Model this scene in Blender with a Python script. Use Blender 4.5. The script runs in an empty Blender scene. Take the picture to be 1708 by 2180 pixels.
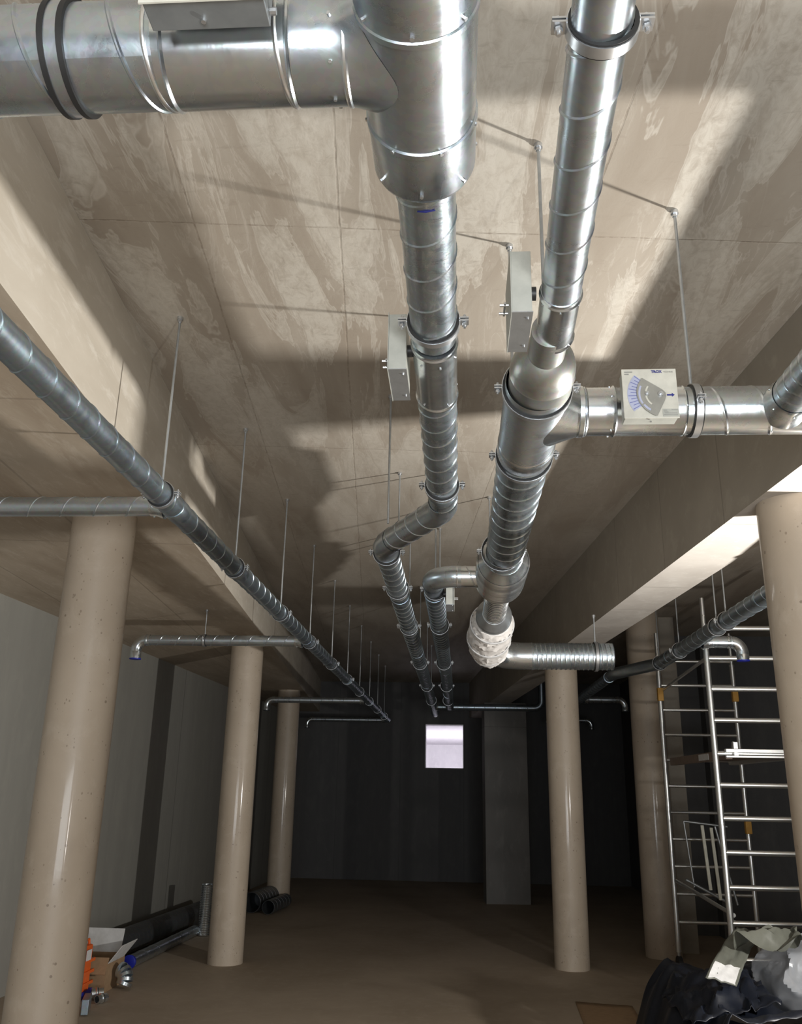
import bpy, bmesh, math, random
from math import sin, cos, pi, radians as RAD
from mathutils import Vector, Matrix, noise
random.seed(7)
sc = bpy.context.scene
col = sc.collection

# ------------------------------------------------------------------ camera
F_PX = 1826.66
yaw, pitch, roll = RAD(3.9617), RAD(17.869), RAD(1.0667)
fw = Vector((-sin(yaw)*cos(pitch), cos(yaw)*cos(pitch), sin(pitch)))
rt = Vector((cos(yaw), sin(yaw), 0)); up = rt.cross(fw)
r2 = rt*cos(roll)+up*sin(roll); u2 = -rt*sin(roll)+up*cos(roll)
cd = bpy.data.cameras.new('camera'); cam = bpy.data.objects.new('camera', cd); col.objects.link(cam)
cd.sensor_fit = 'VERTICAL'; cd.sensor_height = 36; cd.lens = F_PX/2180*36
cd.clip_start = .05; cd.clip_end = 100
M = Matrix((r2, u2, -fw)).transposed().to_4x4(); M.translation = Vector((0, 0, 1.6))
cam.matrix_world = M
sc.camera = cam
# ------------------------------------------------------------------ world, lamps, exposure
w = bpy.data.worlds.new('world'); sc.world = w; w.use_nodes = True
w.node_tree.nodes['Background'].inputs[0].default_value = (.55, .68, 1, 1)
w.node_tree.nodes['Background'].inputs[1].default_value = .02
def lamp(name, typ, loc, power, color, size=.1, aim=None, **k):
    l = bpy.data.lights.new(name, typ); l.energy = power; l.color = color
    if typ == 'AREA':
        l.shape = 'RECTANGLE'; l.size = size; l.size_y = k.get('sy', size)
    else: l.shadow_soft_size = size
    if typ == 'SPOT':
        l.spot_size = k['spot']; l.spot_blend = k['blend']
    o = bpy.data.objects.new(name, l); col.objects.link(o); o.location = loc
    if aim is not None: o.rotation_euler = (Vector(aim)-Vector(loc)).to_track_quat('-Z', 'Y').to_euler()
    return o
lamp('work_lamp_right', 'AREA', (2.97, 3.90, 1.42), 175, (1, .965, .91), .12, aim=(-1.6, 3.5, 3.2), sy=.12)
lamp('work_lamp_near', 'AREA', (1.4, -.6, 1.1), 26, (1, .97, .92), .06, aim=(.2, 1.7, 3.1), sy=.6)
lamp('rear_fill_light', 'AREA', (.4, -2.9, 1.3), 265, (.93, .965, 1), 3.0, aim=(.2, -.5, 3.3), sy=2.0)  # unseen broad fill added behind the camera; the rear wall has no doorway
lamp('window_room_lamp', 'AREA', (0, 21.5, 2.7), 260, (.97, .95, .97), 2.5, aim=(0, 23, 0), sy=2.5)
sc.view_settings.view_transform = 'Standard'; sc.view_settings.look = 'None'
sc.view_settings.gamma = 1; sc.view_settings.use_curve_mapping = False
sc.view_settings.exposure = 0.18

# ------------------------------------------------------------------ materials
class NT:
    def __init__(s, name):
        s.m = bpy.data.materials.new(name); s.m.use_nodes = True
        s.t = s.m.node_tree; s.t.nodes.clear()
        s.out = s.n('ShaderNodeOutputMaterial'); s.b = s.n('ShaderNodeBsdfPrincipled')
        s.l(s.b.outputs[0], s.out.inputs[0])
        s.co = s.n('ShaderNodeTexCoord').outputs['Object']
    def n(s, t): return s.t.nodes.new(t)
    def l(s, a, b): s.t.links.new(a, b)
    def put(s, sock, v):
        if hasattr(v, 'is_output'): s.l(v, sock)
        else: sock.default_value = v
    def map(s, scale, rot=0, loc=(0, 0, 0)):
        m = s.n('ShaderNodeMapping'); s.l(s.co, m.inputs[0])
        m.inputs['Scale'].default_value = scale; m.inputs['Rotation'].default_value = (0, 0, rot); m.inputs['Location'].default_value = loc
        return m.outputs[0]
    def noise(s, vec, scale=1, detail=4, rough=.55, dist=0):
        n = s.n('ShaderNodeTexNoise'); s.l(vec, n.inputs['Vector']); n.inputs['Scale'].default_value = scale
        n.inputs['Detail'].default_value = detail; n.inputs['Roughness'].default_value = rough; n.inputs['Distortion'].default_value = dist
        return n.outputs['Fac']
    def ramp(s, f, stops):
        r = s.n('ShaderNodeValToRGB'); s.l(f, r.inputs[0]); e = r.color_ramp.elements
        while len(e) < len(stops): e.new(.5)
        for i, (p, c) in enumerate(stops):
            e[i].position = p; e[i].color = c if len(c) == 4 else (*c, 1)
        return r.outputs[0]
    def g(s, f, a, b, lo=0, hi=1):
        n = s.n('ShaderNodeMapRange'); s.put(n.inputs[0], f); n.inputs[1].default_value = a; n.inputs[2].default_value = b
        n.inputs[3].default_value = lo; n.inputs[4].default_value = hi; return n.outputs[0]
    def mix(s, f, a, b, mode='MIX'):
        n = s.n('ShaderNodeMix'); n.data_type = 'RGBA'; n.blend_type = mode
        s.put(n.inputs[0], f)
        for i, v in ((6, a), (7, b)):
            if hasattr(v, 'is_output'): s.l(v, n.inputs[i])
            else: n.inputs[i].default_value = (*v, 1) if len(v) == 3 else v
        return n.outputs[2]
    def math(s, op, a, b=0, c=0):
        n = s.n('ShaderNodeMath'); n.operation = op
        for i, v in enumerate((a, b, c)):
            s.put(n.inputs[i], v)
        return n.outputs[0]
    def sep(s, vec):
        n = s.n('ShaderNodeSeparateXYZ'); s.l(vec, n.inputs[0]); return n.outputs
    def bump(s, h, st=.3, d=.01):
        n = s.n('ShaderNodeBump'); n.inputs['Strength'].default_value = st; n.inputs['Distance'].default_value = d
        s.l(h, n.inputs['Height']); s.l(n.outputs[0], s.b.inputs['Normal'])
    def fin(s, color, rough=.6, metal=0, spec=.5):
        s.put(s.b.inputs['Base Color'], color if hasattr(color, 'is_output') else (*color, 1))
        s.put(s.b.inputs['Roughness'], rough); s.put(s.b.inputs['Metallic'], metal)
        s.b.inputs['Specular IOR Level'].default_value = spec
        return s.m
BA = RAD(5.37)      # the building grid is turned this much from the ducts
def lines(N, coord, xs, wd=.003, wob=.0):
    """thin joint lines: returns a 0..1 mask, 1 on the joints"""
    f = None
    for x in xs:
        d = N.math('ABSOLUTE', N.math('SUBTRACT', coord, x))
        k = N.g(d, wd, wd*2.2, 1, 0)
        f = k if f is None else N.math('MAXIMUM', f, k)
    return f
def concrete_ceiling():
    N = NT('concrete_ceiling'); v = N.map((1, 1, 1), -BA)
    X, Y, Z = N.sep(v)
    big = N.noise(N.map((2.2, .55, 1), -BA), 1.3, 5, .6, .8)
    stain = N.noise(N.map((3.0, .55, 1), -BA, (3.1, 1.7, 0)), 1.5, 5, .60, .7)
    veins = N.noise(N.map((3.8, .9, 1), -BA, (8.1, 2.7, 3)), 2.2, 6, .62, 1.2)
    fine = N.noise(N.map((9, 5, 5), -BA), 3, 8, .7, .6)
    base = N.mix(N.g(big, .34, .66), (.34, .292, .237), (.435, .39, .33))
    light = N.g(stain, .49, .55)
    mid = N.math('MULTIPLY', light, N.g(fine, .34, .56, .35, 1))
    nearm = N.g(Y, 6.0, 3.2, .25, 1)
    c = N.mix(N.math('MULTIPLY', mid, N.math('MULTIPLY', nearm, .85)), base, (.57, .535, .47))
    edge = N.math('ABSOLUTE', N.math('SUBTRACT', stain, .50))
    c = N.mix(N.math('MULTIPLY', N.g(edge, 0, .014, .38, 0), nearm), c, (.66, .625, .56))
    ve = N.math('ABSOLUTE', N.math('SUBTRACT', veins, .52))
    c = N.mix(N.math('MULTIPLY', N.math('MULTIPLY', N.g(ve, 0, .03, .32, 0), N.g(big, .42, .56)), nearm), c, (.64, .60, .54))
    spot = N.noise(N.map((5, 14, 5), -BA, (9, 4, 0)), 2, 7, .65, .3)
    c = N.mix(N.g(spot, .58, .72, 0, .35), c, (.27, .23, .185))
    xw = N.math('ADD', X, N.math('MULTIPLY', N.math('SUBTRACT', N.noise(N.map((2, 2, 2)), 4), .5), .012))
    yw = N.math('ADD', Y, N.math('MULTIPLY', N.math('SUBTRACT', N.noise(N.map((2, 2, 2)), 4), .5), .012))
    j = N.math('MAXIMUM', lines(N, xw, (-.72, -.18, .72, 2.2, 3.4), .0022), lines(N, yw, (2.72, 4.9, 7.4, 9.9), .0022))
    c = N.mix(N.math('MULTIPLY', j, N.g(fine, .42, .6, .05, .5)), c, (.16, .12, .085))
    h = N.math('SUBTRACT', N.math('ADD', fine, N.math('MULTIPLY', light, .5)), N.math('MULTIPLY', j, 1.5))
    N.bump(h, .25, .004)
    return N.fin(c, .72, 0, .35)
def concrete_plain(name, a, b, lightc, vertical=False, yj=(), xj=(), zj=(), rough=.7, stretch=(1, 1, 1), spec=.35, pores=False):
    N = NT(name); v = N.map((1, 1, 1), -BA); X, Y, Z = N.sep(v)
    n1 = N.noise(N.map(stretch, -BA), 1.4, 6, .6, .5)
    n2 = N.noise(N.map((stretch[0]*3, stretch[1]*3, stretch[2]*3), -BA, (5, 5, 5)), 2.4, 8, .68, .4)
    c = N.mix(N.g(n1, .35, .65), a, b)
    c = N.mix(N.g(n2, .52, .66, 0, .55), c, lightc)
    h = n2
    for crd, js in ((X, xj), (Y, yj), (Z, zj)):
        if js:
            j = lines(N, crd, js, .004)
            c = N.mix(N.math('MULTIPLY', j, .35), c, tuple(x*.5 for x in a)); h = N.math('SUBTRACT', h, j)
    if pores:
        vo = N.n('ShaderNodeTexVoronoi'); N.l(N.map((1, 1, 1)), vo.inputs['Vector']); vo.inputs['Scale'].default_value = 13
        vo.inputs['Randomness'].default_value = 1
        sz = N.g(N.noise(N.map((1, 1, 1)), 9, 2), .42, .68, .02, .12)
        p = N.math('LESS_THAN', vo.outputs['Distance'], sz)
        vo2 = N.n('ShaderNodeTexVoronoi'); N.l(N.map((1, 1, .7), 0, (3, 3, 1)), vo2.inputs['Vector']); vo2.inputs['Scale'].default_value = 46
        p2 = N.math('LESS_THAN', vo2.outputs['Distance'], N.g(N.noise(N.map((1, 1, 1)), 14, 2), .46, .7, .0, .24))
        c = N.mix(N.math('MAXIMUM', N.math('MULTIPLY', p, .65), N.math('MULTIPLY', p2, .5)), c, (.17, .125, .085))
        h = N.math('SUBTRACT', h, p)
    N.bump(h, .22, .004)
    if pores:
        N.b.inputs['Coat Weight'].default_value = .25; N.b.inputs['Coat Roughness'].default_value = .09
    return N.fin(c, rough, 0, spec)
def wall_left_mat():
    N = NT('concrete_wall_grey'); v = N.map((1, 1, 1)); X, Y, Z = N.sep(v)
    st = N.noise(N.map((.4, 1.3, .06)), 2.2, 4, .6, .2)
    n2 = N.noise(N.map((3, 3, 1.5)), 2.2, 7, .65, .5)
    c = N.mix(N.g(st, .25, .75), (.27, .265, .24), (.32, .315, .285))
    c = N.mix(N.g(n2, .5, .7, 0, .4), c, (.36, .35, .31))
    dr = N.noise(N.map((1, 9, .12), 0, (2, 2, 2)), 3, 3, .5)
    c = N.mix(N.g(dr, .70, .76, 0, .5), c, (.45, .45, .42))
    j = lines(N, Y, (6.1, 8.5, 10.9, 13.3, 15.7), .006); c = N.mix(N.math('MULTIPLY', j, .5), c, (.1, .1, .09))
    N.bump(N.math('SUBTRACT', n2, j), .2, .004)
    return N.fin(c, .62, 0, .4)
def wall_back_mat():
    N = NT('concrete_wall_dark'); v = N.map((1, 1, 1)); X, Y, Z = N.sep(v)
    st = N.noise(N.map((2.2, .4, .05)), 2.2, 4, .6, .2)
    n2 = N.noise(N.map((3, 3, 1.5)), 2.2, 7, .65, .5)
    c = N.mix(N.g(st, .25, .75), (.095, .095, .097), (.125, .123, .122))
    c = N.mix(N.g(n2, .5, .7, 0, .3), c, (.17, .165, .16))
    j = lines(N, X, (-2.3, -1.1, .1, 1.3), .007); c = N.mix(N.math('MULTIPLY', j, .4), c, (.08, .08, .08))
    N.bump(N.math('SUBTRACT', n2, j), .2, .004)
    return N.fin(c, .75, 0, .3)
def floor_mat():
    N = NT('concrete_floor')
    n1 = N.noise(N.map((1, 1, 1)), .8, 6, .6, .5); n2 = N.noise(N.map((1, 1, 1), 0, (4, 2, 0)), 9, 8, .7, .3)
    c = N.mix(N.g(n1, .35, .65), (.31, .25, .185), (.39, .32, .245))
    c = N.mix(N.g(n2, .5, .75, 0, .4), c, (.46, .385, .305))
    vo = N.n('ShaderNodeTexVoronoi'); N.l(N.map((1, 1, 1)), vo.inputs['Vector']); vo.inputs['Scale'].default_value = 2.6
    c = N.mix(N.math('LESS_THAN', vo.outputs['Distance'], .03), c, (.4, .35, .28))
    N.bump(n2, .15, .004)
    return N.fin(c, .7, 0, .3)
def steel(name, base=(.56, .62, .67), r0=.22, r1=.42, film=.0, metal=.95, patch=.3):
    N = NT(name); n1 = N.noise(N.map((1, 1, 1)), 26, 3, .6, .3); n2 = N.noise(N.map((1, 1, 1), 0, (3, 7, 1)), 7, 6, .65, .8)
    c = N.mix(N.g(n2, .35, .7, 0, patch), base, tuple(x*.62 for x in base))
    vo = N.n('ShaderNodeTexVoronoi'); N.l(N.map((1, 1, 1)), vo.inputs['Vector']); vo.inputs['Scale'].default_value = 90
    c = N.mix(.12, c, vo.outputs['Color'], 'SOFT_LIGHT')
    if film:
        f = N.noise(N.map((5, 1.6, 5), .6), 5, 7, .7, 2.2)
        c = N.mix(N.g(f, .52, .66, 0, film), c, (.86, .9, .93))
    N.bump(N.math('ADD', N.math('MULTIPLY', n1, .25), n2), .12 if not film else .35, .004)
    return N.fin(c, N.g(n2, .3, .7, r0, r1), metal, .5)
def plain(name, c, rough=.5, metal=0, spec=.5, bump=0, sc_=20):
    N = NT(name); n = N.noise(N.map((1, 1, 1)), sc_, 4, .6)
    cc = N.mix(N.g(n, .3, .7), tuple(x*.88 for x in c), tuple(min(1, x*1.08) for x in c))
    if bump: N.bump(n, bump, .004)
    return N.fin(cc, rough, metal, spec)
MT = {}
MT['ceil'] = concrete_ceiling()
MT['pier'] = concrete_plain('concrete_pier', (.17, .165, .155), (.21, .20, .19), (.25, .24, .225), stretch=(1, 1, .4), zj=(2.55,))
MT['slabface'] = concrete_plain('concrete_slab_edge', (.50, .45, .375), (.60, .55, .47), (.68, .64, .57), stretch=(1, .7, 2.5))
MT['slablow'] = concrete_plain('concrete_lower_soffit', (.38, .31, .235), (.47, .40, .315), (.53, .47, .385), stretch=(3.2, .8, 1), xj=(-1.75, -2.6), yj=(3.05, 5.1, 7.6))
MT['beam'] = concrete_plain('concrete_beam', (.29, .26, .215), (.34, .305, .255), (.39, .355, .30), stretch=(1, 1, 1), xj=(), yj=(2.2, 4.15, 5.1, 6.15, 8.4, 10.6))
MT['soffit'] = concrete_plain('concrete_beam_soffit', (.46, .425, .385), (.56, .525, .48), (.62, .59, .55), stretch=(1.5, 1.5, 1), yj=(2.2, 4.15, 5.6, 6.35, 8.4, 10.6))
MT['column'] = concrete_plain('concrete_column', (.43, .355, .275), (.50, .42, .33), (.54, .465, .375), stretch=(1, 1, .8), rough=.5, spec=.5, pores=True)
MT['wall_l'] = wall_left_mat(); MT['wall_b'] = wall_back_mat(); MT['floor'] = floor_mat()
MT['pale'] = concrete_plain('white_painted_wall', (.72, .70, .74), (.80, .78, .82), (.85, .83, .86), stretch=(2, .5, 1))
MT['steel'] = steel('galvanised_steel')
MT['dark_steel'] = steel('galvanised_steel_shaded', (.38, .45, .51), .28, .46, patch=.5)  # darkened steel copy: the dark room's reflection is put into the base colour
MT['bright'] = steel('galvanised_steel_bright', (.70, .75, .78), .16, .32)
MT['film'] = steel('galvanised_steel_filmed', (.52, .60, .66), .2, .42, film=.55)
MT['seam'] = steel('spiral_seam_steel', (.80, .82, .83), .25, .35)
MT['flex'] = steel('crinkled_foil', (.74, .77, .79), .15, .3, film=.5)
MT['zinc'] = plain('zinc_plated', (.62, .64, .66), .35, .9)
MT['rod'] = plain('threaded_zinc', (.50, .53, .55), .42, .85)
MT['dull'] = steel('galvanised_steel_matte', (.44, .45, .43), .42, .52)
MT['floorduct'] = steel('dark_galvanised_steel', (.22, .23, .24), .45, .6)  # darker, rougher galvanised steel for the ducts on the floor
MT['boxdark'] = plain('dull_grey_sheet', (.24, .255, .26), .42, .5)
MT['rubber'] = plain('black_rubber', (.015, .015, .015), .6)
MT['boxgrey'] = plain('grey_painted_steel', (.44, .45, .41), .5, .0, .4)
MT['boxface'] = plain('cream_painted_steel', (.62, .61, .54), .5, .0, .4)
MT['boxzinc'] = plain('box_zinc_side', (.55, .58, .60), .35, .8)
MT['ink'] = plain('blue_ink', (.02, .025, .22), .6)
MT['ink_l'] = plain('pale_blue_print', (.44, .47, .62), .6); MT['ink_m'] = plain('mid_blue_print', (.17, .19, .42), .6)
MT['inkg'] = plain('grey_print', (.30, .30, .28), .6)
MT['pointer'] = plain('pointer_plate', (.36, .36, .33), .4, .4)
MT['blue'] = plain('blue_plastic', (.01, .02, .35), .45)
MT['orange'] = plain('orange_plastic', (.75, .13, .02), .45)
MT['amber'] = plain('amber_clip', (.62, .33, .06), .5)
MT['card'] = plain('brown_cardboard', (.33, .22, .13), .8, 0, .2)
MT['cardw'] = plain('white_cardboard', (.62, .62, .62), .7, 0, .2)
MT['alu'] = steel('aluminium_tube', (.78, .79, .78), .28, .42, patch=.15)
MT['wood'] = plain('weathered_plywood', (.20, .15, .12), .7)
MT['stick'] = plain('cream_batten', (.78, .77, .66), .6)
MT['tarp'] = plain('dark_plastic_sheet', (.010, .013, .022), .42, 0, .5, .3, 8)
MT['insul'] = plain('white_insulation_wrap', (.80, .77, .74), .5, 0, .5, .8, 14)
MT['pipe_shade'] = plain('duct_inside_shade', (.10, .11, .12), .5, .6)  # near-black colour stands in for the shade inside ducts and outlets
MT['black'] = plain('black_plastic', (.02, .02, .022), .45)
def clear_bag():
    N = NT('clear_plastic_bag'); n = N.noise(N.map((1, 1, 1)), 6, 3, .5, 1.2)
    N.bump(n, .35, .02); N.fin((.55, .58, .63), .16, 0, .7)
    N.b.inputs['Alpha'].default_value = .55
    return N.m
MT['bag'] = clear_bag()
MT['bagfill'] = plain('silver_bag_content', (.42, .45, .50), .35, .5, .5, .5, 12)
MT['strip'] = plain('milky_plastic_strip', (.12, .125, .105), .35)

# ------------------------------------------------------------------ mesh helpers
ORG = {}
class MB:
    def __init__(s): s.v = []; s.f = []
    def add(s, v, f):
        o = len(s.v); s.v += [tuple(p) for p in v]; s.f += [tuple(i+o for i in q) for q in f]; return s
    def box(s, c, d, rz=0, mat=None):
        x, y, z = d[0]/2, d[1]/2, d[2]/2
        P = [Vector((sx*x, sy*y, sz*z)) for sx in (-1, 1) for sy in (-1, 1) for sz in (-1, 1)]
        R = mat if mat is not None else Matrix.Rotation(rz, 3, 'Z')
        P = [R @ p + Vector(c) for p in P]
        return s.add(P, [(0, 1, 3, 2), (4, 6, 7, 5), (0, 4, 5, 1), (2, 3, 7, 6), (0, 2, 6, 4), (1, 5, 7, 3)])
    def lathe(s, p0, d, prof, seg=32, cap=(True, True)):
        """profile [(t, r)] round the axis p0 + t*d"""
        d = Vector(d).normalized(); a = d.orthogonal().normalized(); b = d.cross(a); p0 = Vector(p0)
        V = []; Fc = []
        for t, r in prof:
            for i in range(seg):
                q = 2*pi*i/seg; V.append(p0 + d*t + (a*cos(q)+b*sin(q))*r)
        for k in range(len(prof)-1):
            for i in range(seg):
                j = (i+1) % seg; Fc.append((k*seg+i, k*seg+j, (k+1)*seg+j, (k+1)*seg+i))
        if cap[0]: Fc.append(tuple(range(seg))[::-1])
        if cap[1]: Fc.append(tuple((len(prof)-1)*seg+i for i in range(seg)))
        return s.add(V, Fc)
    def cyl(s, a, b, r, seg=12, cap=(True, True), r1=None):
        a = Vector(a); b = Vector(b); return s.lathe(a, b-a, [(0, r), ((b-a).length, r if r1 is None else r1)], seg, cap)
    def sweep(s, pts, rad, seg=24, cap=(True, True), jit=0):
        pts = [Vector(p) for p in pts]; n = len(pts); V = []; Fc = []
        nrm = None
        for k, p in enumerate(pts):
            t = (pts[min(k+1, n-1)]-pts[max(k-1, 0)]).normalized()
            if nrm is None: nrm = t.orthogonal().normalized()
            nrm = (nrm - t*nrm.dot(t)).normalized(); b = t.cross(nrm)
            r = rad[k] if hasattr(rad, '__len__') else rad
            for i in range(seg):
                q = 2*pi*i/seg; rr = r*(1+jit*noise.noise(Vector((k*.9, i*.7, r*20)))); V.append(p+(nrm*cos(q)+b*sin(q))*rr)
        for k in range(n-1):
            for i in range(seg):
                j = (i+1) % seg; Fc.append((k*seg+i, k*seg+j, (k+1)*seg+j, (k+1)*seg+i))
        if cap[0]: Fc.append(tuple(range(seg))[::-1])
        if cap[1]: Fc.append(tuple((n-1)*seg+i for i in range(seg)))
        return s.add(V, Fc)
    def grid(s, fn, nu, nv):
        V = [fn(i/nu, j/nv) for j in range(nv+1) for i in range(nu+1)]
        return s.add(V, [(j*(nu+1)+i, j*(nu+1)+i+1, (j+1)*(nu+1)+i+1, (j+1)*(nu+1)+i) for j in range(nv) for i in range(nu)])
    def prism(s, poly, d):
        n = len(poly); d = Vector(d); V = [Vector(p) for p in poly]+[Vector(p)+d for p in poly]
        return s.add(V, [tuple(range(n))[::-1], tuple(range(n, 2*n))]+[(i, (i+1) % n, n+(i+1) % n, n+i) for i in range(n)])
    def build(s, name, mat, parent=None, smooth=True, bevel=0, base=None):
        me = bpy.data.meshes.new(name)
        org = Vector((0, 0, 0))
        if parent is not None: org = ORG[parent.name]
        elif base is not None: org = Vector(base)
        me.from_pydata([Vector(p)-org for p in s.v], [], s.f)
        bm = bmesh.new(); bm.from_mesh(me); bmesh.ops.recalc_face_normals(bm, faces=bm.faces)
        if bevel: bmesh.ops.bevel(bm, geom=list(bm.edges), offset=bevel, segments=2, affect='EDGES', profile=.5)
        bm.to_mesh(me); bm.free()
        me.materials.append(MT[mat] if isinstance(mat, str) else mat)
        if smooth:
            me.polygons.foreach_set('use_smooth', [True]*len(me.polygons)); me.set_sharp_from_angle(angle=RAD(38))
        o = bpy.data.objects.new(name, me); col.objects.link(o)
        if parent is not None: o.parent = parent
        elif base is not None: o.location = org
        ORG[o.name] = org
        return o
def tag(o, label, cat, group=None):
    o['label'] = label; o['category'] = cat
    if group: o['group'] = group
    return o
def thing(name, loc, label, cat, group=None):
    o = bpy.data.objects.new(name, None); col.objects.link(o); o.location = loc; o.empty_display_size = .1
    ORG[o.name] = Vector(loc); return tag(o, label, cat, group)
def struct(o): o['kind'] = 'structure'; return o

def spiral(p0, p1, r, pitch=.137, h=None, seg=32, phase=0, hand=1):
    """spiral lock-seam pipe: rows of the grid follow the helix so the raised seam is real geometry"""
    p0 = Vector(p0); p1 = Vector(p1); L = (p1-p0).length; d = (p1-p0)/L
    h = h or .0022+r*.012; a = d.orthogonal().normalized(); b = d.cross(a); wd = .0045
    rows = []; k = -3
    while k*pitch < L+pitch:
        rows += [(k*pitch-wd*2, 0), (k*pitch-wd, 0), (k*pitch-wd*.35, h), (k*pitch+wd*.35, h), (k*pitch+wd, 0), (k*pitch+wd*2, 0)]; k += 1
    V = []; Fc = []
    for t, hh in rows:
        for i in range(seg+1):
            q = 2*pi*i/seg; tt = t+pitch*(i/seg)+phase; c = min(max(tt, 0), L)
            hr = hh if 0 < tt < L else 0
            V.append(p0+d*c+(a*cos(q*hand)+b*sin(q*hand))*(r+hr))
    for k in range(len(rows)-1):
        for i in range(seg):
            o = k*(seg+1)+i
            if (V[o]-V[o+seg+1]).length < 1e-7 and (V[o+1]-V[o+seg+2]).length < 1e-7: continue
            Fc.append((o, o+1, o+seg+2, o+seg+1))
    m = MB(); m.add(V, Fc)
    return m
class SB(MB):
    def __init__(s): super().__init__(); s.each = []
    def cyl(s, *a, **k): m = MB(); m.cyl(*a, **k); s.each.append(m); return s
    def build(s, *a, **k):
        for m in s.each: m.build(*a, **k)
def collar(c, d, r, L=.03, h=.004, seg=32):
    """raised band centred at c along d"""
    d = Vector(d).normalized(); c = Vector(c)
    m = MB(); m.lathe(c-d*L/2, d, [(0, r-.004), (0, r+h*.4), (.003, r+h), (L-.003, r+h), (L, r+h*.4), (L, r-.004)], seg, (False, False)); return m
def sleeve(c0, c1, r, seg=40):
    """plain sheet fitting with rolled beads near both ends"""
    c0 = Vector(c0); d = Vector(c1)-c0; L = d.length
    m = MB(); m.lathe(c0, d, [(0, r), (.012, r), (.016, r+.004), (.02, r), (L-.02, r), (L-.016, r+.004), (L-.012, r), (L, r)], seg, (True, True)); return m
def elbow_pts(p, d0, d1, R, n=10):
    """arc starting at p in direction d0, turning to d1 (90 deg)"""
    p = Vector(p); d0 = Vector(d0); d1 = Vector(d1); c = p+d1*R
    return [c - d1*R*cos(a) + d0*R*sin(a) for a in [pi/2*i/n for i in range(n+1)]]
def screws(m, c, d, r, n=6, ph=.4, s=.005):
    d = Vector(d).normalized(); a = d.orthogonal().normalized(); b = d.cross(a)
    for i in range(n):
        q = 2*pi*i/n+ph; o = a*cos(q)+b*sin(q); m.cyl(Vector(c)+o*(r-.001), Vector(c)+o*(r+s), s*.8, 6)
CEIL = 3.58; LOWZ = 3.0; BZ = 2.92

# ------------------------------------------------------------------ structure
bdir = Vector((-sin(BA), cos(BA), 0))
def edgeL(Y): return -1.612+(Y-5.05)*(-.0905)     # x of the lower slab's edge
def edgeR(Y): return 1.395-(Y-3.95)*.0905          # x of the beam's left face
Y0, Y1 = -3.2, 16.95
m = MB(); m.box((1.2, 6.9, -.1), (11.6, 20.4, .2)); struct(m.build('floor', 'floor', smooth=False))
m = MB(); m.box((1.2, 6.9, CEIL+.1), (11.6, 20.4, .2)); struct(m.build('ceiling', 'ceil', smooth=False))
def quadprism(xa0, xb0, xa1, xb1, y0, y1, z0, z1):
    m = MB(); m.add([(xa0, y0, z0), (xb0, y0, z0), (xb1, y1, z0), (xa1, y1, z0), (xa0, y0, z1), (xb0, y0, z1), (xb1, y1, z1), (xa1, y1, z1)],
                    [(0, 3, 2, 1), (4, 5, 6, 7), (0, 1, 5, 4), (1, 2, 6, 5), (2, 3, 7, 6), (3, 0, 4, 7)]); return m
def two_mat(o, m2, fn):
    o.data.materials.append(MT[m2])
    for p in o.data.polygons:
        if fn(p): p.material_index = 1
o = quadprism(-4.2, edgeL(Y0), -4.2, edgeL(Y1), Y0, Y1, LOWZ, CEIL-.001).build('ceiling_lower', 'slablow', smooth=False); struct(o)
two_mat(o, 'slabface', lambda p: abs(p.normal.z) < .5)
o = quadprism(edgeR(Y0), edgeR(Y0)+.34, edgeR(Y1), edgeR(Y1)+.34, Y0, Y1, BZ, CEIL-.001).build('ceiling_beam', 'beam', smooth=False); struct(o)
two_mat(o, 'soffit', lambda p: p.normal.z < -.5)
wl = lambda Y: -3.57+(Y-6.5)*.022
struct(quadprism(wl(Y0)-.2, wl(Y0), wl(Y1)-.2, wl(Y1), Y0, Y1, 0, LOWZ).build('wall_left', 'wall_l', smooth=False))
WX0, WX1, WZ0, WZ1 = -.63, .105, 1.975, 2.79
m = MB()
m.box(((-4.2+WX0)/2, Y1+.15, CEIL/2), (WX0+4.2, .3, CEIL)); m.box(((7+WX1)/2, Y1+.15, CEIL/2), (7-WX1, .3, CEIL))
m.box(((WX0+WX1)/2, Y1+.15, WZ0/2), (WX1-WX0, .3, WZ0)); m.box(((WX0+WX1)/2, Y1+.15, (CEIL+WZ1)/2), (WX1-WX0, .3, CEIL-WZ1))
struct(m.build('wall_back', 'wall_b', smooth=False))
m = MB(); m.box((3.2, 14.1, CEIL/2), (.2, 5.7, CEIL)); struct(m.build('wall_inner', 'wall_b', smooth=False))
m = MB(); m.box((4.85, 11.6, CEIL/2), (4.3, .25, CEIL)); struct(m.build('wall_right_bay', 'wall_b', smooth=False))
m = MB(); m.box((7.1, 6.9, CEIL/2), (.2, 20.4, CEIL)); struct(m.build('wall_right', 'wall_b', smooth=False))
m = MB(); m.box((1.2, Y0-.1, CEIL/2), (11.6, .2, CEIL)); struct(m.build('wall_rear', 'wall_b', smooth=False))
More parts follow.
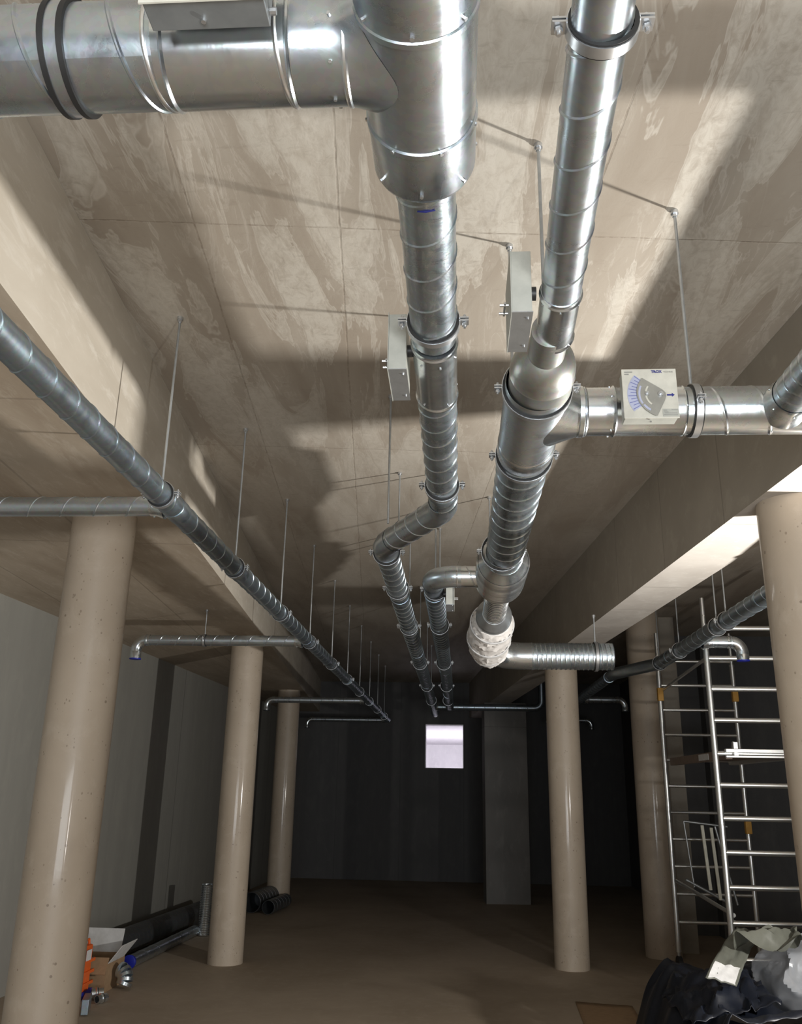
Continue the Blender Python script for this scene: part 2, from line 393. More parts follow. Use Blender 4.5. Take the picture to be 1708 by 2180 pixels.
# room seen through the opening
m = MB(); m.box((-.3, 22, .9), (6.2, 9.4, .1)); struct(m.build('floor_far_room', 'pale', smooth=False))
m = MB(); m.box((-.3, 22.3, 2.93), (6.2, 10, .1)); struct(m.build('ceiling_far_room', 'pale', smooth=False))
m = MB(); m.box((-.3, 26.9, 1.9), (6.2, .1, 2.0)); struct(m.build('wall_far_room', 'pale', smooth=False))
for s_, nm in ((-3.35, 'wall_far_room_left'), (2.75, 'wall_far_room_right')):
    m = MB(); m.box((s_, 22, 1.9), (.1, 9.4, 2.0)); struct(m.build(nm, 'pale', smooth=False))
m = MB()
for x0, x1, z0, z1 in ((WX0, WX0+.012, WZ0, WZ1), (WX1-.012, WX1, WZ0, WZ1), (WX0, WX1, WZ0, WZ0+.012), (WX0, WX1, WZ1-.012, WZ1)):
    m.box(((x0+x1)/2, Y1+.13, (z0+z1)/2), (x1-x0, .3, z1-z0))
struct(m.build('window_1', 'pale', smooth=False))
# pier behind the middle and pier beside the right rear column
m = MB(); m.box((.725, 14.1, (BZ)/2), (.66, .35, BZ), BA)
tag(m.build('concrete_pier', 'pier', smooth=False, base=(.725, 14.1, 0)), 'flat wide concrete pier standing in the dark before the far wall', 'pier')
m = MB(); m.box((2.42, 10.35, CEIL/2), (.22, .3, CEIL), 0)
tag(m.build('concrete_pier', 'beam', smooth=False, base=(2.42, 10.35, 0)), 'narrow square concrete pier right behind the round column by the scaffold tower', 'pier')
COLS = [((-1.93, 4.38), .167, LOWZ, 'large round concrete column nearest on the left, cut by the lower picture edge'),
        ((-2.21, 8.92), .167, LOWZ, 'second round column of the left row, beside the standing flexible duct'),
        ((-2.58, 13.23), .167, LOWZ, 'third and farthest round column of the left row, near the dark far wall'),
        ((1.59, 3.97), .167, BZ, 'round concrete column at the right picture edge in front of the scaffold tower'),
        ((1.08, 9.19), .167, BZ, 'round concrete column under the large horizontal duct right of the middle'),
        ((2.11, 9.95), .185, CEIL, 'round concrete column directly left of the scaffold tower')]
for (x, y), r, z, lb in COLS:
    m = MB(); m.lathe((x, y, 0), (0, 0, 1), [(0, r), (.4, r), (1.2, r), (2.0, r), (2.6, r), (z-.0005, r)], 64)
    tag(m.build('concrete_column', 'column', base=(x, y, 0)), lb, 'column')

# ------------------------------------------------------------------ hangers
def ring(t, c, d, r, bolts=True, rub=True, wd=.022):
    d = Vector(d).normalized(); c = Vector(c)
    if rub:
        m = MB(); m.lathe(c-d*(wd/2+.004), d, [(0, r-.002), (0, r+.006), (wd+.008, r+.006), (wd+.008, r-.002)], 32, (False, False)); m.build('rubber_lining', 'rubber', t)
    m = MB(); m.lathe(c-d*wd/2, d, [(0, r+.003), (0, r+.0085), (wd, r+.0085), (wd, r+.003)], 32, (False, False))
    s_ = d.cross(Vector((0, 0, 1))).normalized()
    if bolts:
        for q in (-1, 1): m.box(c+s_*q*(r+.018), (.026, .026, .004), math.atan2(s_.y, s_.x)); m.box(c+s_*q*(r+.018)+Vector((0, 0, .008)), (.026, .026, .004), math.atan2(s_.y, s_.x))
    cr = m.build('clamp_ring', 'zinc', t)
    if bolts:
        for q in (-1, 1):
            m = MB(); p = c+s_*q*(r+.020); m.cyl(p-Vector((0, 0, .018)), p+Vector((0, 0, .022)), .0035, 8); m.cyl(p-Vector((0, 0, .012)), p-Vector((0, 0, .004)), .0075, 6); m.cyl(p+Vector((0, 0, .010)), p+Vector((0, 0, .016)), .0075, 6)
            m.build('bolt', 'zinc', cr)
def hanger(x, y, z, r, label, ceil=CEIL, d=(0, 1, 0), bolts=True, rr=.0055, ringed=True, group=None, rod=True):
    if not rod:
        t = thing('pipe_clamp', (x, y, z), label, 'clamp', group); ring(t, (x, y, z), d, r, bolts); return t
    t = thing('pipe_hanger', (x, y, ceil), label, 'hanger', group)
    zb = z+r+.006
    m = MB(); m.cyl((x, y, zb), (x, y, ceil-.012), rr, 8); m.build('threaded_rod', 'rod', t)
    m = MB(); m.cyl((x, y, ceil-.014), (x, y, ceil-.0005), .014, 10); m.cyl((x, y, ceil-.026), (x, y, ceil-.014), .009, 6); m.build('ceiling_anchor', 'zinc', t)
    if ringed: ring(t, (x, y, z), d, r, bolts)
    return t

# ------------------------------------------------------------------ left main duct
ZL = 2.745; RL = .05; XL = -1.23
t = thing('ventilation_duct', (XL, 1, ZL), 'long slim dark spiral duct running diagonally along the left slab edge into the distance', 'duct')
spiral((XL, .6, ZL), (XL, 3.32, ZL), RL, .16).build('spiral_pipe', 'dark_steel', t)
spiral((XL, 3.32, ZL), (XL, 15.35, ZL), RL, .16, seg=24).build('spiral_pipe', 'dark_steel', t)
for y in (3.5, 4.62, 6.9, 9.6, 12.1, 14.2):
    collar((XL, y, ZL), (0, 1, 0), RL, .10 if y < 5 else .06, .003).build('coupling', 'dark_steel', t)
m = MB(); m.lathe((XL, 15.35, ZL), (0, 1, 0), [(0, RL), (.004, RL+.003), (.02, RL+.003), (.02, .002)], 24); m.build('end_cap', 'steel', t)
ORDN = ['first', 'second', 'third', 'fourth', 'fifth', 'sixth', 'seventh', 'eighth', 'ninth', 'tenth', 'eleventh', 'twelfth']
for i, y in enumerate((3.30, 4.54, 5.82, 7.05, 8.35, 9.6, 10.85, 12.1, 13.35, 14.6)):
    hanger(XL, y, ZL, RL+.001, '%s threaded rod hanger from the camera on the slim left duct' % ORDN[i], bolts=i < 6, group='rod hangers along the left duct')

def branch(y, x0, x1, z, r, label, elbow=True, cap='blue', pitch=.15, drop=.10, start_r=None):
    t = thing('branch_duct', (x0, y, z), label, 'duct', 'branch ducts')
    s_ = 1 if x1 > x0 else -1; R = .085
    xe = x1-s_*R if elbow else x1
    spiral((x0, y, z), (xe, y, z), r, pitch, seg=28, hand=s_).build('spiral_pipe', 'steel', t)
    m = MB(); m.lathe((x0-s_*.0, y, z), (s_, 0, 0), [(0, r+.014), (.01, r+.012), (.03, r+.004), (.06, r+.003), (.06, r-.002)], 28, (False, False)); screws(m, (x0+s_*.045, y, z), (s_, 0, 0), r+.003, 5); m.build('saddle_collar', 'bright', t)
    if elbow:
        pts = elbow_pts((xe, y, z), (s_, 0, 0), (0, 0, -1), R, 10)
        m = MB(); m.sweep([(xe-s_*.03, y, z)]+pts+[(x1, y, z-R-drop*.15)], r+.002, 28, (False, False)); m.build('elbow', 'bright', t)
        collar((xe, y, z), (s_, 0, 0), r, .02, .005).build('elbow_seam', 'steel', t)
        zb = z-R-drop*.6
        m = MB(); m.lathe((x1, y, z-R-.005), (0, 0, -1), [(0, r), (.01, r+.003), (z-R-.005-zb, r+.002), (z-R-.005-zb, r-.004), (.02, r-.004)], 28, (False, False)); osl = m.build('outlet_sleeve', 'bright', t)
        if cap:
            m = MB(); m.lathe((x1, y, zb+.006), (0, 0, -1), [(0, r+.001), (.002, r+.005), (.009, r+.004), (.011, r*.9), (.011, .001)], 28); m.build('end_cap', 'blue' if cap == 'blue' else 'pipe_shade', osl)['label'] = 'blue plastic end cap' if cap == 'blue' else 'dark disc coloured as the shade in the outlet'  # dark variant is a closed disc coloured as a shaded opening
    return t
branch(3.50, XL-RL, -3.35, 2.76, .043, 'branch duct passing in front of the big left column top and leaving the frame', elbow=False)
branch(6.99, XL-RL, -2.672, 2.742, .043, 'branch duct with blue capped elbow between first and second left columns', drop=.12)
branch(11.9, XL-RL, -2.625, 2.735, .040, 'thin dark branch duct with elbow crossing the third left column', cap='dark')
branch(15.28, XL-RL, -2.633, 2.73, .038, 'farthest thin branch duct with elbow on the left, low before the far wall', cap='dark')
hanger(-2.10, 6.99, 2.742, .044, 'short rod hanger holding the left branch duct with the blue capped elbow', ceil=LOWZ, d=(1, 0, 0), rr=.004)

# ------------------------------------------------------------------ centre left duct A
ZA = 2.8; XA = -.064; RA = .0625
t = thing('ventilation_duct', (XA, 1, ZA), 'centre spiral duct hanging from the wide pipe, doglegging left and running back', 'duct')
m = MB(); m.lathe((XA, .3, ZA), (0, 1, 0), [(0, .100), (.74, .100), (.742, .103), (.752, .103), (.754, .100), (.985, .100), (.987, .104), (.998, .104), (1.0, .1015), (1.115, .1015), (1.125, .098), (1.128, .094), (1.135, RA+.006), (1.15, RA+.003)], 56, (False, False)); m.build('wide_pipe', 'steel', t)
m = SB(); screws(m, (XA, 1.29, ZA), (0, 1, 0), .1015, 7, .2); screws(m, (XA, 1.40, ZA), (0, 1, 0), .1015, 7, .6); screws(m, (XA, 1.03, ZA), (0, 1, 0), .1, 7, .6); m.build('rivet_screw', 'zinc', t)
spiral((XA, 1.43, ZA), (XA, 2.12, ZA), RA, .137).build('spiral_pipe', 'film', t)
m = sleeve((XA, 2.14, ZA), (XA, 2.50, ZA), RA+.0015); m.build('damper_sleeve', 'bright', t)
m = SB(); screws(m, (XA, 2.20, ZA), (0, 1, 0), RA+.001, 7, .3, .004); screws(m, (XA, 2.46, ZA), (0, 1, 0), RA+.001, 5, .5, .004); m.build('rivet_screw', 'zinc', t)
spiral((XA, 2.49, ZA), (XA, 3.60, ZA), RA, .125).build('spiral_pipe', 'film', t)
A1 = Vector((XA, 3.66, ZA)); A2 = Vector((-.375, 4.26, ZA))
dd = (A2-A1).normalized()
m = MB(); m.sweep([(XA, 3.54, ZA), (XA, 3.62, ZA), A1+dd*.03, A1+dd*.10], RA+.002, 32, (False, False)); m.build('elbow', 'steel', t)
spiral(A1+dd*.08, A2-dd*.10, RA, .125).build('offset_pipe', 'steel', t)
m = MB(); m.sweep([A2-dd*.12, A2-dd*.04, A2+Vector((-.003, .05, 0)), A2+Vector((-.003, .12, 0))], RA+.002, 32, (False, False)); m.build('elbow', 'steel', t)
spiral((-.378, 4.36, ZA), (-.378, 8.0, ZA), RA, .137).build('spiral_pipe', 'film', t)
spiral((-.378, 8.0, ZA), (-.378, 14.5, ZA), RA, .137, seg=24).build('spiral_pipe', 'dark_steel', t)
for y in (3.42, 4.42, 5.5, 7.9, 10.4): collar((-.378 if y > 4 else XA, y, ZA), (0, 1, 0), RA, .03 if y < 4 else .06, .003).build('coupling', 'dark_steel', t)
m = MB(); m.lathe((-.378, 14.5, ZA), (0, 1, 0), [(0, RA), (.03, RA+.003), (.03, .002)], 24); m.build('end_cap', 'bright', t)
# blue felt pen mark on the pipe under the reducer
m = MB(); m.sweep([(XA-.018, 1.50, ZA-.0612), (XA, 1.497, ZA-.0640), (XA+.02, 1.497, ZA-.0612)], [.001, .0024, .001], 8); m.build('pen_mark', 'ink', t)
hanger(XA, 2.05, ZA, RA+.002, 'rod hanger with black lined ring above the upper damper sleeve of the centre duct')
hanger(XA, 3.36, ZA, RA+.002, 'rod hanger ring on the centre duct just before its dogleg')
for i, y in enumerate((4.12, 5.28, 6.6, 8.6, 10.6, 12.4)):
    hanger(-.378 if y > 4.2 else -.350, y, ZA, RA+.002, '%s rod hanger behind the dogleg of the centre duct' % ORDN[i], bolts=i < 5, group='rod hangers on the rear centre duct', ringed=y > 4.2)
hanger(-.378, 4.42, ZA, RA+.004, 'clamp ring with bolts right behind the dogleg of the centre duct', rod=False)

# damper boxes
def damper_box(x, y0, y1, z, w_, h_, side, label):
    t = thing('damper_box', (x, (y0+y1)/2, z), label, 'control box', 'grey damper boxes on the ducts')
    m = MB(); m.box((x, (y0+y1)/2, z), (w_, y1-y0, h_)); m.build('housing', 'boxgrey', t, smooth=False, bevel=.0015)
    m = MB(); m.box((x, y0+.001+(y1-y0)/2, z-h_/2-.001), (w_+.004, y1-y0+.003, .003)); m.build('bottom_plate', 'boxzinc', t, smooth=False)
    m = MB(); m.box((x+side*(w_/2+.001), (y0+y1)/2, z), (.002, (y1-y0)+.008, h_+.008)); m.build('cover_plate', 'boxgrey', t, smooth=False)
    m = MB(); m.cyl((x-side*w_/2, y0+.06, z), (x-side*(w_/2+.016), y0+.06, z), .018, 12); m.build('spindle', 'black', t)
    m = MB()
    for q in (-.02, .02): m.cyl((x+side*(w_/2), y0+.10+q, z-.02), (x+side*(w_/2+.025), y0+.10+q, z-.02), .004, 8)
    m.cyl((x+side*(w_/2+.012), y0+.07, z-.02), (x+side*(w_/2+.012), y0+.13, z-.02), .003, 8); m.build('wing_nut', 'zinc', t)
    m = MB()
    for yy in (y0+.03, y1-.03): m.cyl((x+w_*.3, yy, z-h_/2-.001), (x+w_*.3, yy, z-h_/2-.006), .003, 8)
    m.build('screw', 'zinc', t)
    return t
damper_box(-.168, 2.15, 2.35, 2.802, .05, .172, -1, 'grey damper box on the left side of the centre duct')
damper_box(.160, 1.87, 2.07, 2.808, .05, .172, -1, 'grey damper box hanging left of the slim upper right duct')
damper_box(-.048, 5.2, 5.42, 2.76, .05, .15, 1, 'small pale damper box on the right of the far inner duct under its elbow')

# ------------------------------------------------------------------ wide left branch at the top of the picture
t = thing('branch_duct', (-.9, 1.13, ZA), 'wide horizontal duct crossing the top left corner of the picture', 'duct')
YB = 1.143; RB = .087
spiral((-.49, YB, ZA), (-1.6, YB, ZA), RB, .16, seg=48, phase=.06).build('spiral_pipe', 'steel', t)
m = sleeve((-.50, YB, ZA), (-.26, YB, ZA), RB+.001, 56); m.build('damper_sleeve', 'bright', t)
for x in (-.503, -.285):
    m = collar((x, YB, ZA), (-1, .12, 0), RB+.0005, .008, .003, 56); m.build('bead', 'seam', t)
def tee_wall(u, v):
    a = 2*pi*u; ca, sa = cos(a), sin(a); r = RB+.002+.006*max(0, v-.75)*4
    xe = XA-math.sqrt(max(0, .1005**2-(r*sa)**2))
    return (-.27+(xe+.27)*v, YB+r*ca*(1+.10*max(0, v-.6)*2.5), ZA+r*sa)
m = MB(); m.grid(tee_wall, 64, 10); m.build('saddle_collar', 'steel', t)
m = collar((-.182, YB, ZA), (1, 0, 0), RB+.001, .010, .004, 56); m.build('bead', 'seam', t)
m = SB(); screws(m, (-.205, YB, ZA), (1, 0, 0), RB+.002, 8, .2, .004); m.build('rivet_screw', 'zinc', t)
t = thing('pipe_clamp', (-.665, YB, ZA), 'black lined double clamp ring round the wide duct at the top left', 'clamp')
for x in (-.650, -.682):
    m = MB(); m.lathe((x-.005, YB, ZA), (1, 0, 0), [(0, RB-.001), (0, RB+.008), (.010, RB+.008), (.010, RB-.001)], 56, (False, False)); m.build('rubber_lining', 'rubber', t)
m = MB(); m.lathe((-.682, YB, ZA), (1, 0, 0), [(0, RB+.002), (0, RB+.0055), (.032, RB+.0055), (.032, RB+.002)], 56, (False, False)); m.build('steel_band', 'steel', t)
t = thing('damper_box', (-.385, .98, ZA), 'large grey damper box under the wide top left duct, cut by the upper edge', 'control box', 'grey damper boxes on the ducts')
m = MB(); m.box((-.378, .987, ZA-.004), (.185, .052, .165)); m.build('housing', 'boxdark', t, smooth=False, bevel=.0015)
m = MB(); m.box((-.378, .959, ZA-.004), (.193, .003, .173)); m.build('cover_plate', 'boxface', t, smooth=False)
m = MB(); m.box((-.385, 1.03, ZA+.03), (.10, .06, .10)); m.build('standoff', 'black', t, smooth=False)
m = MB(); m.cyl((-.385, .995, ZA-.086), (-.385, .995, ZA-.092), .004, 8); m.cyl((-.285, 1.0, ZA-.07), (-.275, 1.0, ZA-.07), .006, 8); m.build('screw', 'zinc', t)

# ------------------------------------------------------------------ right centre duct R
XR = .25; RR = .05
t = thing('ventilation_duct', (XR, 1, ZA), 'bright duct right of centre, slim at the top and swelling into tee and silencer', 'duct')
# slim run is slightly skewed in plan
S0 = Vector((.226, .80, ZA)); S1 = Vector((.262, 1.92, ZA))
spiral(S0, S1, RR, .137).build('spiral_pipe', 'steel', t)
sleeve((.262, 1.90, ZA), (.268, 2.14, ZA), RR+.0015).build('damper_sleeve', 'bright', t)
m = SB(); screws(m, (.263, 1.93, ZA), (0, 1, 0), RR+.001, 6, .3, .003); screws(m, (.268, 2.12, ZA), (0, 1, 0), RR+.001, 6, .5, .003); m.build('rivet_screw', 'zinc', t)
m = MB(); m.lathe((.256, 2.10, ZA), (0, 1, 0), [(0, RR+.003), (.13, RR+.003), (.134, RR+.008), (.15, .074), (.175, .088), (.205, .095), (.235, .097), (.24, .100), (.247, .097), (.33, .0985)], 48, (True, False)); m.build('reducer', 'dull', t)
m = MB(); m.lathe((XR, 2.41, ZA), (0, 1, 0), [(0, .1), (.005, .1015), (.48, .1015), (.485, .104), (.50, .104), (.505, .1)], 56, (False, False)); m.build('tee_body', 'steel', t)
# shoe shaped side outlet
def shoe(u, v):
    a = 2*pi*u
    p1 = Vector((.405, 2.64+.081*cos(a), ZA+.081*sin(a)))
    yy = 2.655+(.165 if cos(a) > 0 else .14)*cos(a)
    zz = .098*sin(a); xx = XR+math.sqrt(max(0, .1**2-zz*zz))-.004
    p0 = Vector((xx, yy, ZA+zz))
    return p0.lerp(p1, v)
m = MB(); m.grid(shoe, 40, 6); m.build('side_outlet', 'bright', t)
collar((.405, 2.64, ZA), (1, 0, 0), .081, .02, .005, 40).build('outlet_collar', 'bright', t)
collar((XR, 2.93, ZA), (0, 1, 0), .1, .10, .003, 56).build('coupling', 'flex', t)
spiral((XR, 2.95, ZA), (XR, 4.62, ZA), .0975, .137, seg=40).build('spiral_pipe', 'film', t)
m = MB(); m.lathe((XR, 4.52, ZA), (0, 1, 0), [(0, .10), (.02, .105), (.06, .13), (.09, .142)], 56, (True, False)); m.build('silencer_cone', 'bright', t)
prof = []; k = 0; y = 0
while y < .68:
    rr = .140 if y < .44 else .140-(y-.44)/.24*.056
    prof.append((y, rr+(.007 if k % 2 else 0)+random.uniform(-.001, .001))); y += .015+random.uniform(-.003, .005); k += 1
m = MB(); m.lathe((XR, 4.60, ZA), (0, 1, 0), prof+[(.70, .078)], 56, (False, True)); m.build('silencer_body', 'flex', t)
spiral((XR+.002, 5.25, ZA-.004), (XR+.003, 5.98, ZA-.032), .080, .045, .003, seg=36).build('neck_pipe', 'flex', t)
m = MB(); m.lathe((XR+.003, 5.90, ZA-.030), (0, 1, -.03), [(0, .084), (.01, .088), (.07, .122), (.09, .127), (.14, .127), (.145, .120), (.20, .118)], 48, (True, False)); m.build('reducer', 'boxzinc', t)
def rodR(): pass
hanger(.240, 1.115, ZA, RR+.002, 'black lined rod hanger on the slim right duct at the top edge')
hanger(.262, 2.285, ZA, .075, 'zinc rod hanger dropping to the reducer of the right duct beside the damper box', ringed=False)
hanger(XR, 2.46, ZA, .103, 'hanger ring with bolts round the top of the tee piece', rod=False)
hanger(XR, 3.03, ZA, .1, 'thin hanger ring round the pipe directly below the tee piece', rod=False)
hanger(.232, 4.40, ZA, .1, 'hanger ring just above the silver silencer', rod=False)
hanger(.225, 5.78, ZA, .09, 'rod hanger over the crinkled neck behind the silencer', ringed=False)
hanger(.20, 2.82, ZA, .10, 'thin rod hanger whose anchor sits just above the upper damper box', ringed=False)

# white wrapped elbow and the large stub
t = thing('insulated_elbow', (.3, 6.5, 2.7), 'white wrapped insulated elbow turning down under the silencer', 'elbow')
pts = [(.252, 6.10, 2.762), (.248, 6.19, 2.75), (.240, 6.31, 2.722), (.232, 6.44, 2.69), (.230, 6.54, 2.66), (.245, 6.62, 2.635), (.27, 6.67, 2.62), (.30, 6.70, 2.61)]
P_, R_ = [], []
rads = [.130, .152, .158, .158, .150, .142, .13, .09]
for k in range(len(pts)-1):
    for q in range(5):
        f = q/5; P_.append(Vector(pts[k]).lerp(Vector(pts[k+1]), f)); R_.append((rads[k]*(1-f)+rads[k+1]*f)*(1+random.uniform(-.028, .022)))
m = MB(); m.sweep(P_, R_, 56, (True, True), jit=.13); m.build('wrapping', 'insul', t)
for k in (1, 3, 5):
    m = MB(); a_, b_ = Vector(pts[k]), Vector(pts[k+1]); d_ = (b_-a_).normalized(); collar(a_, d_, (.155, .16, .14)[k//2]+.003, .02, .004, 40).build('tape_band', 'cardw', t)
t = thing('branch_duct', (.8, 6.72, 2.59), 'large bright horizontal duct stub ending above a column right of centre', 'duct')
YS, ZS = 6.72, 2.595
m = MB(); m.sweep([(.27, 6.62, 2.62), (.31, 6.68, 2.61), (.38, 6.71, 2.60), (.48, YS, ZS), (.58, YS, ZS)], .104, 40, (False, False)); m.build('elbow', 'bright', t)
spiral((.56, YS, ZS), (1.185, YS, ZS), .102, .035, .0022, seg=44).build('spiral_pipe', 'film', t)
collar((.57, YS, ZS), (1, 0, 0), .102, .01, .004, 40).build('coupling', 'steel', t)
collar((1.075, YS, ZS), (1, 0, 0), .102, .014, .006, 40).build('coupling', 'dark_steel', t)
m = MB(); m.lathe((1.185, YS, ZS), (1, 0, 0), [(0, .100), (0, .104), (.004, .104), (.004, .100), (-.4, .0995)], 40, (False, True)); m.build('inner_wall', 'pipe_shade', t)
hanger(1.06, YS, ZS, .105, 'short rod hanger from the beam to the large duct stub', ceil=BZ, d=(1, 0, 0), bolts=False)

# right branch with the dial box
t = thing('branch_duct', (.9, 2.64, ZA), 'bright horizontal duct going right from the tee behind the dial box', 'duct')
R6 = .08
m = MB(); m.lathe((.40, 2.64, ZA), (1, 0, 0), [(0, R6), (.015, R6), (.019, R6+.004), (.024, R6), (.105, R6), (.112, R6+.006), (.12, R6+.001), (.33, R6+.001), (.335, R6+.004), (.34, R6)], 48, (False, False)); m.build('damper_sleeve', 'bright', t)
m = SB(); screws(m, (.50, 2.64, ZA), (1, 0, 0), R6, 8, .5, .004); screws(m, (.735, 2.64, ZA), (1, 0, 0), R6, 8, .2, .004); m.build('rivet_screw', 'zinc', t)
spiral((.74, 2.64, ZA), (2.3, 2.64, ZA), R6, .137, .0016, seg=44, phase=.05).build('spiral_pipe', 'bright', t)
hanger(.775, 2.64, ZA, R6+.001, 'bright rod hanger with black lined ring on the horizontal duct right of the dial box', d=(1, 0, 0))
t = thing('branch_duct', (1.04, 2.5, ZA), 'short duct leaving the horizontal duct towards the upper right picture edge', 'duct')
spiral((1.045, 2.52, ZA-.01), (1.045, 1.2, ZA-.01), .064, .06, .0015, seg=36).build('spiral_pipe', 'film', t)
m = MB(); m.lathe((1.045, 2.60, ZA-.01), (0, -1, 0), [(0, .075), (.06, .072), (.075, .066), (.10, .066)], 40, (False, False)); screws(m, (1.045, 2.53, ZA-.01), (0, 1, 0), .066, 6, .2, .004); m.build('saddle_collar', 'bright', t)
# dial box
t = thing('damper_box', (.59, 2.47, ZA), 'cream faced damper box with printed blue scale and pointer dial on the right branch', 'control box')
cx, cz, yf = .592, 2.770, 2.440; W, H = .166, .166
m = MB(); m.box((cx, 2.470, cz), (W-.008, .052, H-.006)); m.build('housing', 'boxgrey', t, smooth=False, bevel=.001)
m = MB(); m.box((cx, yf+.002, cz), (W, .004, H)); face = m.build('face_plate', 'boxface', t, smooth=False, bevel=.0015)
m = MB(); m.box((cx-.01, 2.53, cz+.02), (.05, .07, .05)); m.build('standoff', 'black', t, smooth=False)
def P2(u, v, o=.001): return (cx-W/2+u*W, yf-o, cz+H/2-v*H)       # u right, v down on the face
# printed scale sector, centre at pivot (0.68,0.53)
def arc(pu, pv, ra, a0, a1, n): return [P2(pu+ra*cos(RAD(a0+(a1-a0)*i/n)), pv+ra*sin(RAD(a0+(a1-a0)*i/n))) for i in range(n+1)]
def sector(m, ra, rb, a0, a1, n, dy, pu=.68, pv=.53, off=0):
    A = arc(pu, pv, ra, a0, a1, n); B = arc(pu, pv, rb, a0, a1, n)
    for i in range(n): m.prism([Vector(q)+Vector((0, -off, 0)) for q in (A[i], A[i+1], B[i+1], B[i])], (0, dy, 0))
m = MB(); sector(m, .42, .60, 146, 222, 12, -.0003); scp = m.build('scale_print', 'ink_l', t, smooth=False)
m = MB()
for k in range(11):
    a = 149+k*7.0; sector(m, .43, .54 if k % 2 else .585, a, a+1.6, 1, -.0003, off=.0005)
m.build('scale_marks', 'ink_m', scp, smooth=False)
m = MB()
poly = arc(.68, .53, .47, 128, 206, 12)+[P2(.72, .46), P2(.77, .50), P2(.78, .56), P2(.73, .64), P2(.60, .97)]
poly = [P2(.36, .20)]+[P2(.28, .33), P2(.245, .45), P2(.25, .58), P2(.29, .71), P2(.38, .84), P2(.48, .92), P2(.56, .965), P2(.60, .96)]+[P2(.68, .80), P2(.75, .66), P2(.78, .57), P2(.77, .50), P2(.72, .445), P2(.60, .36)]
m.prism([Vector(q)+Vector((0, -.003, 0)) for q in poly], (0, -.002, 0)); ptr = m.build('pointer_plate', 'pointer', t, smooth=False)
m = MB(); sector(m, .255, .285, 130, 172, 8, -.0004, off=.0052); sector(m, .255, .285, 190, 215, 5, -.0004, off=.0052); m.build('slot', 'boxface', ptr, smooth=False)
m = MB(); sector(m, .36, .40, 122, 146, 6, -.0004, off=.0052); sector(m, .37, .405, 150, 205, 9, -.0004, off=.0052); m.build('slot', 'ink_l', ptr, smooth=False)
for (u, v, rr) in ((.675, .54, .008), (.43, .53, .006)):
    m = MB(); q = Vector(P2(u, v)); m.cyl(q, q+Vector((0, -.012, 0)), rr, 12); m.cyl(q+Vector((0, -.012, 0)), q+Vector((0, -.02, 0)), rr*.5, 8); m.build('dial_screw', 'zinc', ptr)
m = MB(); m.prism([P2(.80, .525), P2(.89, .525), P2(.89, .50), P2(.94, .54), P2(.89, .58), P2(.89, .555), P2(.80, .555)], (0, -.0004, 0)); m.build('arrow_print', 'ink', face, smooth=False)
m = MB(); m.prism([P2(.70, .82), P2(.985, .82), P2(.985, .97), P2(.70, .97)], (0, -.0006, 0)); stk = m.build('sticker', 'boxgrey', face, smooth=False)
m = MB()
for v_, u0, u1 in ((.845, .715, .78), (.84, .86, .97), (.88, .72, .80), (.90, .74, .96), (.93, .72, .97)): m.prism([P2(u0, v_, .0018), P2(u1, v_, .0018), P2(u1, v_+.010, .0018), P2(u0, v_+.010, .0018)], (0, -.0003, 0))
for u0, u1, v_ in ((.05, .20, .055), (.05, .13, .10)): m.prism([P2(u0, v_, .0012), P2(u1, v_, .0012), P2(u1, v_+.022, .0012), P2(u0, v_+.022, .0012)], (0, -.0003, 0))
m.build('small_print', 'inkg', face, smooth=False)
def text(s_, size, u, v, mat, parent, bold=.0):
    c = bpy.data.curves.new('t', 'FONT'); c.body = s_; c.size = size; c.extrude = .0002; c.offset = bold
    o = bpy.data.objects.new('t', c); col.objects.link(o); bpy.context.view_layer.update()
    dg = bpy.context.evaluated_depsgraph_get(); me = bpy.data.meshes.new_from_object(o.evaluated_get(dg)); bpy.data.objects.remove(o)
    R = Matrix.Rotation(pi/2, 4, 'X'); me.transform(R); p = Vector(P2(u, v, .0012))-ORG[parent.name]; me.transform(Matrix.Translation(p))
    me.materials.clear(); me.materials.append(MT[mat]); o = bpy.data.objects.new('lettering', me); col.objects.link(o); o.parent = parent; return o
text('TROX', .0115, .545, .085, 'ink', face, .0005); text('TECHNIK', .0072, .765, .083, 'inkg', face)
m = MB(); m.cyl((cx, 2.45+.01, cz-H/2), (cx, 2.46, cz-H/2-.004), .003, 8); m.build('screw', 'zinc', t)

# ------------------------------------------------------------------ inner far duct B
t = thing('ventilation_duct', (-.14, 5, ZA), 'inner spiral duct running back from a smooth elbow left of the silencer', 'duct')
spiral((.12, 4.96, ZA), (-.01, 4.96, ZA), RA, .137, phase=.03).build('spiral_pipe', 'bright', t)
collar((-.005, 4.96, ZA), (1, 0, 0), RA, .012, .003).build('coupling', 'bright', t)
pts = elbow_pts((-.01, 4.96, ZA), (-1, 0, 0), (0, 1, 0), .14, 12)
m = MB(); m.sweep([(.02, 4.96, ZA)]+pts+[(-.15, 5.14, ZA)], RA+.002, 32, (False, False)); m.build('elbow', 'steel', t)
m = MB(); m.lathe((-.15, 5.13, ZA), (0, 1, 0), [(0, RA+.004), (.02, RA+.004), (.02, RA+.001), (.27, RA+.001), (.27, RA+.004), (.29, RA+.004)], 36, (False, False)); m.build('damper_sleeve', 'dark_steel', t)
spiral((-.15, 5.40, ZA), (-.130, 9.0, ZA), RA, .11).build('spiral_pipe', 'dark_steel', t)
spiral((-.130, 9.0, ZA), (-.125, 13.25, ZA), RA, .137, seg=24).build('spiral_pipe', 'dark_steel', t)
for y in (6.6, 9.1, 11.5): collar((-.132, y, ZA), (0, 1, 0), RA, .06, .003).build('coupling', 'dark_steel', t)
